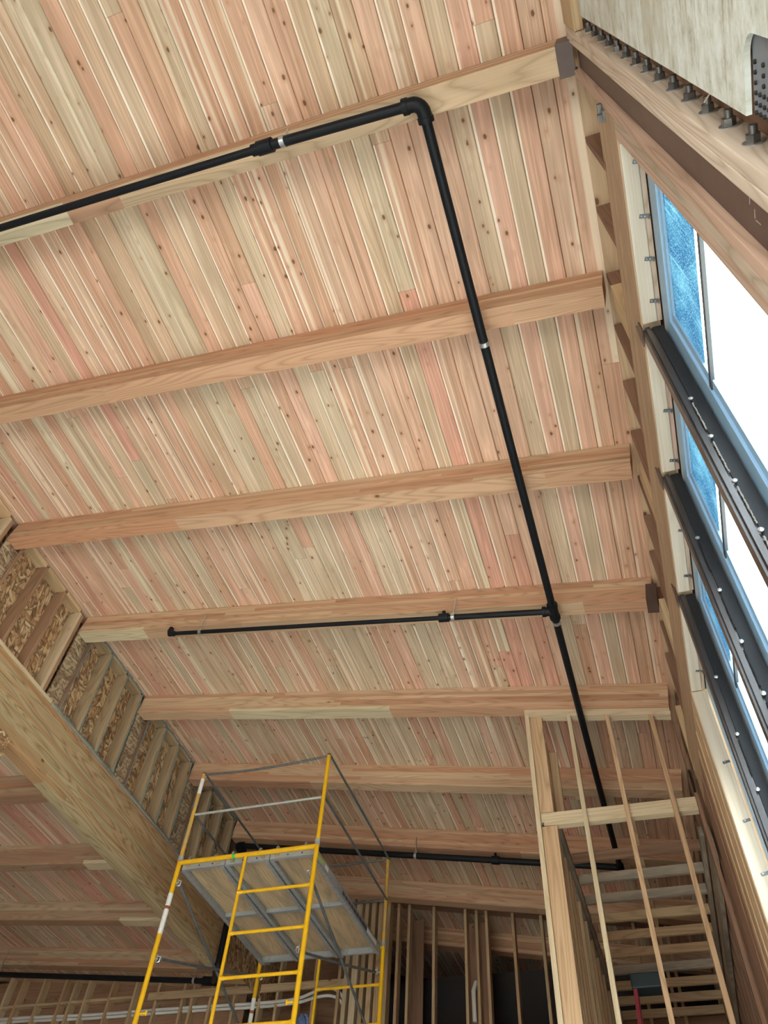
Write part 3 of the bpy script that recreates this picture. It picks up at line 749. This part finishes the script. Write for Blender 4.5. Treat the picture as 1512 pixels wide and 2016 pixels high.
post('corner_post', -.655, YE + .30, 4.1, 4.8, .09, .05, 'stud', ef)
member('header', (-.80, YE + .062, 3.975), (.50, YE + .062, 3.955), .05, .085, 'studpale', ef)
member('header', (-.78, YE + .075, 3.915), (.50, YE + .075, 3.895), .07, .036, 'studpale', ef)
post('end_stud', .515, YE + .05, -1.6, 4.72, .03, .09, 'studdark', ef)
slab('dark_strap', .498, .514, 6.20, 6.235, 4.00, 4.20, 'screw', ef, .002, 'z')
# side walls of the enclosure
sw = empty('side_stud_wall', (-.77, 8.5, -1.6), 'line of close studs below the joists, left side of the small enclosure', 'wall frame')
for i in range(11):
    y = 6.55 + .4 * i
    post('stud', -.765, y, -1.6, 3.96, .14, .038, 'stud', sw)
for y in (6.44, 6.72, 7.2): post('stud', -.765, y, -1.6, 3.96, .14, .038, 'studwarm', sw)
member('top_plate', (-.765, 6.4, 3.98), (-.765, 10.9, 3.98), .14, .038, 'greywood', sw)
jf = empty('joist_frame', (-.1, 8.6, 4.0), 'ladder-like set of flat ceiling joists over the enclosure at lower right', 'joist frame')
for i in range(10):
    y = 7.10 + .39 * i
    member('joist', (-.66, y + .019, 4.045), (.49, y + .019, 4.045), .038, .089, 'studdark' if i < 1 else ('greywood' if i in (1, 2, 6) else 'stud'), jf)
member('rim_joist', (-.685, 6.42, 4.045), (-.685, 10.9, 4.045), .038, .089, 'greywood', jf)
member('rim_joist', (.512, 6.9, 4.045), (.512, 10.9, 4.045), .038, .089, 'greywood', jf)
member('strongback', (-.045, 6.6, 4.135), (-.035, 10.9, 4.135), .038, .089, 'studwarm', jf)
o = slab('ledger_board', .545, .585, 6.75, 10.9, 3.70, 3.998, 'greywood', None, .003, 'y'); tag(o, 'wide grey weathered ledger board below the right joist ends', 'board')
for (y, m) in ((7.6, 'studdark'), (8.4, 'studdark'), (9.2, 'studdark'), (10.0, 'studdark')):
    pass
rs = empty('right_end_studs', (.6, 8, -1.6), 'dim row of studs on the right wall behind the open stud partition', 'wall frame')
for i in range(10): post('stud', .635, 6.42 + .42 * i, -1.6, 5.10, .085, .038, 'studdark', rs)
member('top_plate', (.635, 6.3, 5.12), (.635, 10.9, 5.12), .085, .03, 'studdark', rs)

# stepladder inside the enclosure
lad = empty('stepladder', (-.2, 6.75, -1.6), 'tall red stepladder with dark top cap inside the stud enclosure', 'ladder')
LT = 2.72
bm = bmesh.new(); bm_box(bm, .25, .16, .11, bevel=.012); put('top_cap', bm, 'darkteal', T(-.185, 6.72, LT + .04), lad)
for s in (-1, 1):
    member('front_rail', (-.185 + s * .10, 6.68, LT), (-.185 + s * .34, 6.25 + .16, -1.6), .028, .06, 'red', lad, up=(0, 1, 0))
    member('rear_rail', (-.185 + s * .10, 6.78, LT), (-.185 + s * .30, 7.9, -1.6), .025, .045, 'red', lad, up=(0, 1, 0))
for i in range(13):
    z = LT - .32 * (i + 1); f = (LT - z) / (LT + 1.6)
    if z < -1.4: break
    member('step', (-.185 - .10 - .24 * f, 6.68 - .27 * f, z), (-.185 + .10 + .24 * f, 6.68 - .27 * f, z), .075, .03, 'galv', lad)
    if i < 8: member('brace', (-.185 - .10 - .2 * f, 6.78 + 1.12 * f, z), (-.185 + .10 + .2 * f, 6.78 + 1.12 * f, z), .02, .02, 'galv', lad)

# ------------------------------------------------------------------ window wall framing
HZ0, HZ1 = 3.69, 4.20
wh = empty('window_header', (.6, 2.7, HZ0), 'long laminated timber header along the top of the windows', 'header')
member('header_board', (.575, .84, (HZ0 + HZ1) / 2), (.575, 5.95, (HZ0 + HZ1) / 2), .09, HZ1 - HZ0, 'lvl', wh, bevel=.004)
for y, z in ((.87, 3.98),):
    bm = bmesh.new(); bm_box(bm, .012, .05, .10, bevel=.002); bm_box(bm, .03, .03, .03, (-.01, .01, 0), .002); bm_box(bm, .02, .05, .03, (-.008, -.02, .02), .002)
    put('header_clip', bm, 'bolt', T(.526, y, z), wh)
cr = empty('cripple_studs', (.62, 3, HZ1), 'short dark studs between the window header and the roof deck', 'wall frame')
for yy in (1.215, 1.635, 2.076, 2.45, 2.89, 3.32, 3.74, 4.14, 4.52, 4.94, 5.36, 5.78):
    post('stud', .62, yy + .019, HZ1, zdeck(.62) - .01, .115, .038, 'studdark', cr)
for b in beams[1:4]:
    pass
for i in range(1, 5):
    post('jack_post', .60, YB[i] - BW / 2, HZ1, zund(.6) - .002, .10, .14, 'stud', cr)
slab('cripple_sheathing', .672, .679, .84, 6.2, HZ1, 5.14, 'studwarm', cr, 0, 'y')
o = slab('plate_block', .53, .575, -3.1, .592, 4.60, 5.02, 'stud', None, .004, 'y'); tag(o, 'thick wall plate end at the top right, above the white sheathing', 'plate')

# steel column with bolted planks
nl = empty('bolted_planks', (.58, .63, -1.6), 'two wide fir planks with a row of large bolts, by the steel column', 'post')
slab('plank', .53, .66, .595, .633, -1.6, 4.98, 'nailer', nl, .004, 'z'); slab('plank', .53, .66, .634, .671, -1.6, 4.98, 'nailer', nl, .004, 'z')
bm = bmesh.new()
def bolt_parts():
    pass
zs = [1.612 + .190 * i for i in range(16)]
proto = None
for z in zs:
    mw = Matrix(((1, 0, 0, .581), (0, 0, -1, .595), (0, 1, 0, z + ZO), (0, 0, 0, 1)))     # local Z points out of the plank (-Y)
    if proto is None:
        bm = bmesh.new(); bm_tube(bm, [(0, 0, 0), (0, 0, .0035)], .0245, 24); w = put('bolt', bm, 'zinc', mw, nl)
        bm = bmesh.new(); bm_tube(bm, [(0, 0, .0035), (0, 0, .0215)], [.0175, .0175], 6); a = put('nut', bm, 'bolt', mw, w)
        bm = bmesh.new(); bm_tube(bm, [(0, 0, .0215), (0, 0, .039), (0, 0, .041)], [.0105, .0105, .0095], 16); c_ = put('rod_end', bm, 'bolt', mw, w, smooth=True)
        proto = (w, a, c_)
    else:
        w2 = copy_of(proto[0], mw, nl); rz = Matrix.Rotation(random.uniform(0, 1), 4, 'Z')
        copy_of(proto[1], mw @ rz, w2); copy_of(proto[2], mw, w2)
o = member('splinter', (.566, .562, 2.345), (.583, .540, 2.340), .0035, .003, 'studpale', None, bevel=0); tag(o, 'thin wood splinter caught on a bolt beside the white sheathing', 'splinter')
scn = empty('steel_column', (.6, .735, -1.6), 'brown primed steel column between the bolted planks and the window jamb', 'column')
slab('flange', .56, .572, .673, .798, -1.6, 4.86, 'browniron', scn, .002, 'z'); slab('web', .572, .66, .730, .742, -1.6, 4.86, 'browniron', scn, 0, 'z')
slab('rear_flange', .66, .672, .673, .798, -1.6, 4.86, 'browniron', scn, .002, 'z')
# chalk-like scrape on the column face
for (y, z, a, b) in ((.70, 1.98, .002, .035), (.712, 1.965, .022, .002), (.735, 1.93, .022, .004), (.748, 1.905, .003, .035)):
    bm = bmesh.new(); bm_box(bm, .0012, a, b); put('scrape', bm, 'weld', T(.5597, y, z), scn)
# saddles at beam ends
def saddle(i, lab):
    y1 = YB[i]; y0 = y1 - BW; xa, xb = .455, .545
    s = empty('beam_saddle', (.5, (y0 + y1) / 2, zund(.5) - .01), lab, 'bracket', 'steel beam saddles')
    ca = math.cos(math.atan(TAN))
    rot = Matrix.Rotation(math.atan(TAN), 4, 'Y')
    base = Matrix.Translation((.5, (y0 + y1) / 2, zund(.5) + ZO)) @ rot
    bm = bmesh.new(); bm_box(bm, .09, BW + .024, .012, (0, 0, -.007), .002); put('seat_plate', bm, 'browniron', base, s)
    for sgn in (-1, 1):
        bm = bmesh.new(); bm_box(bm, .09, .010, .17, (0, sgn * (BW / 2 + .006), .078), .003); put('side_plate', bm, 'browniron', base, s)
    return s
saddle(0, 'dark steel saddle under the right end of the nearest roof beam'); saddle(3, 'dark steel saddle under the right end of the fourth roof beam')
# window jamb studs
wj = empty('window_jamb', (.59, .86, -1.6), 'doubled timber window jamb between the steel column and the first window', 'post')
post('king_stud', .595, .8195, -1.6, 4.86, .13, .037, 'jamb', wj); post('trimmer', .595, .8575, -1.6, 4.30 - .61, .13, .036, 'jamb', wj); post('trimmer', .595, .897, -1.6, 3.689, .13, .040, 'jamb', wj)
slab('side_strip', .607, .66, .918, .933, -1.6, 3.689, 'greywood', wj, .001, 'z')
# whitewashed sheathing near the camera with a notch for the tie plate
bm = bmesh.new()
prof = [(-3.1, -1.6), (.335 - .03, -1.6)]
cx, cz, rr = .385, 1.81, .05
prof = [(-3.1, -1.6), (.335, -1.6), (.335, 1.80)] + [(.335 + .05 - .05 * math.cos(t), 1.80 + .055 * math.sin(t)) for t in [math.pi / 2 * i / 8 for i in range(1, 9)]] + [(.497, 1.858), (.497, 4.29), (-3.1, 4.29)]
vs = [bm.verts.new((.530, y, z)) for y, z in prof]; f = bm.faces.new(vs)
r_ = bmesh.ops.extrude_face_region(bm, geom=[f])
bmesh.ops.translate(bm, verts=[v for v in r_['geom'] if isinstance(v, bmesh.types.BMVert)], vec=(.012, 0, 0))
bmesh.ops.recalc_face_normals(bm, faces=bm.faces[:])
structure(put('wall_sheathing', bm, 'drywhite', T(0, 0, 0)))
slab('backing', .615, .655, -3.1, .592, -1.6, 4.60, 'studdark', None, 0, 'z'); bk = bpy.data.objects['backing']; bk.name = 'backing_stud'; tag(bk, 'dark timber behind the edge of the white sheathing', 'stud')
gp = empty('tie_plate', (.545, .42, 1.5), 'grey steel tie plate with rows of black screws in the white sheathing', 'plate')
bm = bmesh.new(); bm_box(bm, .006, .150, 1.2, bevel=.001); put('plate', bm, 'plate', T(.548, .415, 1.252), gp)
bm = bmesh.new()
scr = None
def screw(y, z):
    global scr
    mw = Matrix(((0, 0, -1, .545), (1, 0, 0, y), (0, -1, 0, z + ZO), (0, 0, 0, 1)))
    if scr is None:
        bm = bmesh.new(); bm_tube(bm, [(0, 0, -.001), (0, 0, .004), (0, 0, .0055)], [.0048, .0048, .003], 6); scr = put('screw', bm, 'screw', mw, gp)
    else: copy_of(scr, mw, gp)
for y in (.393, .4125, .432):
    for i in range(8): screw(y, 1.832 - .05 * i)
for y in (.451, .471, .489):
    for i in range(12): screw(y, 1.832 - .0255 * i)

# windows
ys = [(.936, 1.84), (1.84, 2.74), (2.74, 3.66), (3.66, 4.55)]
GX = .655
for i, (ya, yb) in enumerate(ys):
    w = bpy.data.objects.new('window_%d' % (i + 1), None); COL.objects.link(w); place(w, T(.65, (ya + yb) / 2, 1.4), None); structure(w)
    zt, z0 = 3.685, -.88; fw_ = .098
    slab('frame', .636, .675, ya, yb, zt - .145, zt, 'alu', w, .003, 'y')
    slab('frame', .636, .675, ya, yb, z0, z0 + .1, 'alu', w, .003, 'y')
    slab('frame', .636, .675, ya, ya + fw_, z0 + .1, zt - .145, 'alu', w, .003, 'z'); slab('frame', .636, .675, yb - fw_, yb, z0 + .1, zt - .145, 'alu', w, .003, 'z')
    slab('gasket', .6352, .64, ya + .01, yb - .01, zt - .0, zt + .003, 'gasket', w, 0, 'y')
    a, b, c2, d = ya + fw_, yb - fw_, z0 + .1, zt - .145
    slab('sash', .646, .672, a + .004, b - .004, d - .045, d - .003, 'alu', w, .002, 'y')
    slab('sash', .646, .672, a + .004, a + .045, c2, d - .045, 'alu', w, .002, 'z'); slab('sash', .646, .672, b - .045, b - .004, c2, d - .045, 'alu', w, .002, 'z')
    slab('glass', .658, .662, a + .03, b - .03, c2, d - .03, 'glass', w, 0, 'z')
    slab('film', .6555, .657, a + .046, b - .046, 3.00, d - .046, 'film', w, 0, 'z')
    slab('glazing_bar', .640, .656, a - .02, b + .02, 2.855, 2.885, 'mullion', w, .002, 'y')
    slab('glazing_bar', .664, .676, a, b, 2.93, 2.96, 'alu', w, .001, 'y')  # added paler bar standing in for the glazing bar's reflection
# head boards with strap clips
bays = [(.938, 1.79), (1.885, 2.69), (2.785, 3.61), (3.705, 4.552)]
hb = ['first head board over the nearest window, pale and smooth', 'second head board from the near end, pale with two strap clips', 'third head board from the near end, pale with rust-dark nail heads', 'last head board in the window corner, pale']
clips = [(1.03, 1.27, 1.47, 1.68), (2.30, 2.62), (3.12, 3.48), (4.0, 4.35)]
def clip(parent, y, sgn=1):
    bm = bmesh.new(); bm_box(bm, .042, .018, .0025, (0, 0, -.002), .0008); bm_box(bm, .0025, .018, .02, (.021, 0, -.010), .0008)
    o = put('strap_clip', bm, 'bolt', Matrix.Translation((.600, y, HZ0 - .016 + ZO)) @ Matrix.Rotation(R(14), 4, 'Z'), parent)
    for dx in (-.012, .003):
        bm = bmesh.new(); bm_tube(bm, [(dx, 0, -.003), (dx, 0, -.006)], [.0042, .003], 8); put('screw', bm, 'zinc', WM[o.name], o)
for i, (a, b) in enumerate(bays):
    h = empty('head_board', (.58, (a + b) / 2, HZ0), hb[i], 'board', 'window head boards')
    slab('board', .535, .605, a, b, HZ0 - .015, HZ0 - .0005, 'cream', h, .006, 'y')
    slab('edge_strip', .606, .628, a, b, HZ0 - .010, HZ0 - .0005, 'jamb', h, .001, 'y')
    for y in clips[i]: clip(h, y)

# steel mullion tubes
tlab = ['nearest black steel tube mullion, heavy weld line', 'second black steel tube mullion, middle of the three', 'third black steel tube mullion, farthest of the three']
for i, yb in enumerate((1.88, 2.777, 3.70)):
    ya = yb - .075
    t = empty('steel_mullion', (.57, yb - .037, -1.6), tlab[i] + ', in front of the windows', 'mullion', 'steel mullions')
    bm = bmesh.new(); bm_box(bm, 5.27, .075, .045)
    es = [e for e in bm.edges if abs((e.verts[0].co - e.verts[1].co).x) > 1]
    bmesh.ops.bevel(bm, geom=es, offset=.012, segments=4, affect='EDGES')
    mw, L = frame_m((.5525, (ya + yb) / 2, -1.6), (.5525, (ya + yb) / 2, 3.67), up=(1, 0, 0)); put('tube', bm, 'tube', mw, t, smooth=True)
    slab('flat_bar', .575, .626, ya + .006, yb - .006, -1.6, 3.67, 'blacksteel', t, .0015, 'z')
    # weld stitches and bolt heads on the near side
    yy = ya + .003
    z = 3.35 if i == 0 else 3.2
    zc = [2.93, 2.63, 2.33, 2.05, 1.75] if i == 0 else ([3.10, 2.72, 2.40, 2.12, 1.86, 1.6] if i == 1 else [3.0, 2.62, 2.3, 2.02, 1.76])
    for j, z1 in enumerate(zc):
        z2 = z1 - .27
        P = []; k = 26
        for q in range(k + 1): P.append((.5735 + random.uniform(-.0012, .0012), yy + random.uniform(-.001, .001), z1 - .03 - (.21) * q / k))
        if i < 2 or j == 1: tube('weld_bead', P, [random.uniform(.0022, .0042) for _ in P], 'weld' if i == 0 else 'blacksteel', t, 7)
        bm = bmesh.new(); bm_tube(bm, [(0, 0, 0), (0, 0, .006), (0, 0, .009)], [.0105, .0105, .005], 12)
        put('bolt_head', bm, 'zinc', Matrix(((1, 0, 0, .574), (0, 0, -1, yy - .002), (0, 1, 0, z1 + ZO), (0, 0, 0, 1))), t, smooth=True)
    # end plate on the header face
    bm = bmesh.new(); V = [(0, -.045, -.06), (0, .05, -.06), (0, .05, .02), (0, .02, .13), (0, -.01, .05), (0, -.045, .03)]
    f = bm.faces.new([bm.verts.new(v) for v in V]); r_ = bmesh.ops.extrude_face_region(bm, geom=[f])
    bmesh.ops.translate(bm, verts=[v for v in r_['geom'] if isinstance(v, bmesh.types.BMVert)], vec=(-.006, 0, 0)); bmesh.ops.recalc_face_normals(bm, faces=bm.faces[:])
    put('end_plate', bm, 'browniron', T(.529, yb - .03, HZ0 + .03), t)

# far jamb pack at the end of the windows
pk = empty('end_jamb_posts', (.6, 5.2, -1.6), 'thick pack of upright jamb posts beyond the last window', 'post')
y = 4.56
for i, w in enumerate((.038, .14, .038, .14, .089, .038, .14, .038, .089, .14, .09, .2, .14, .09)):
    post('ply', .60 + (.006 if i % 3 == 1 else 0), y + w / 2, -1.6, HZ0 if y < 5.9 else HZ1, .14, w - .003, ['studwarm', 'stud', 'lvl', 'studwarm'][i % 4] if i < 9 else 'studdark', pk)
    y += w
    if y > 6.2: break
hj = empty('end_jamb_board', (.58, 4.545, -1.6), 'pale upright board on the last window jamb, with strap clips', 'board')
slab('board', .535, .628, 4.553, 4.559, -1.6, HZ0 - .02, 'cream', hj, .001, 'z')
for z in (3.10, 2.70, 2.38, 2.12, 1.9):
    bm = bmesh.new(); bm_box(bm, .045, .0025, .018, (0, 0, 0), .0008)
    o = put('strap_clip', bm, 'bolt', Matrix.Translation((.603, 4.549, z + ZO)) @ Matrix.Rotation(R(-12), 4, 'Y'), hj)
    bm = bmesh.new(); bm_tube(bm, [(-.01, -.001, 0), (-.01, -.005, 0)], .004, 8); put('screw', bm, 'zinc', WM[o.name], o)
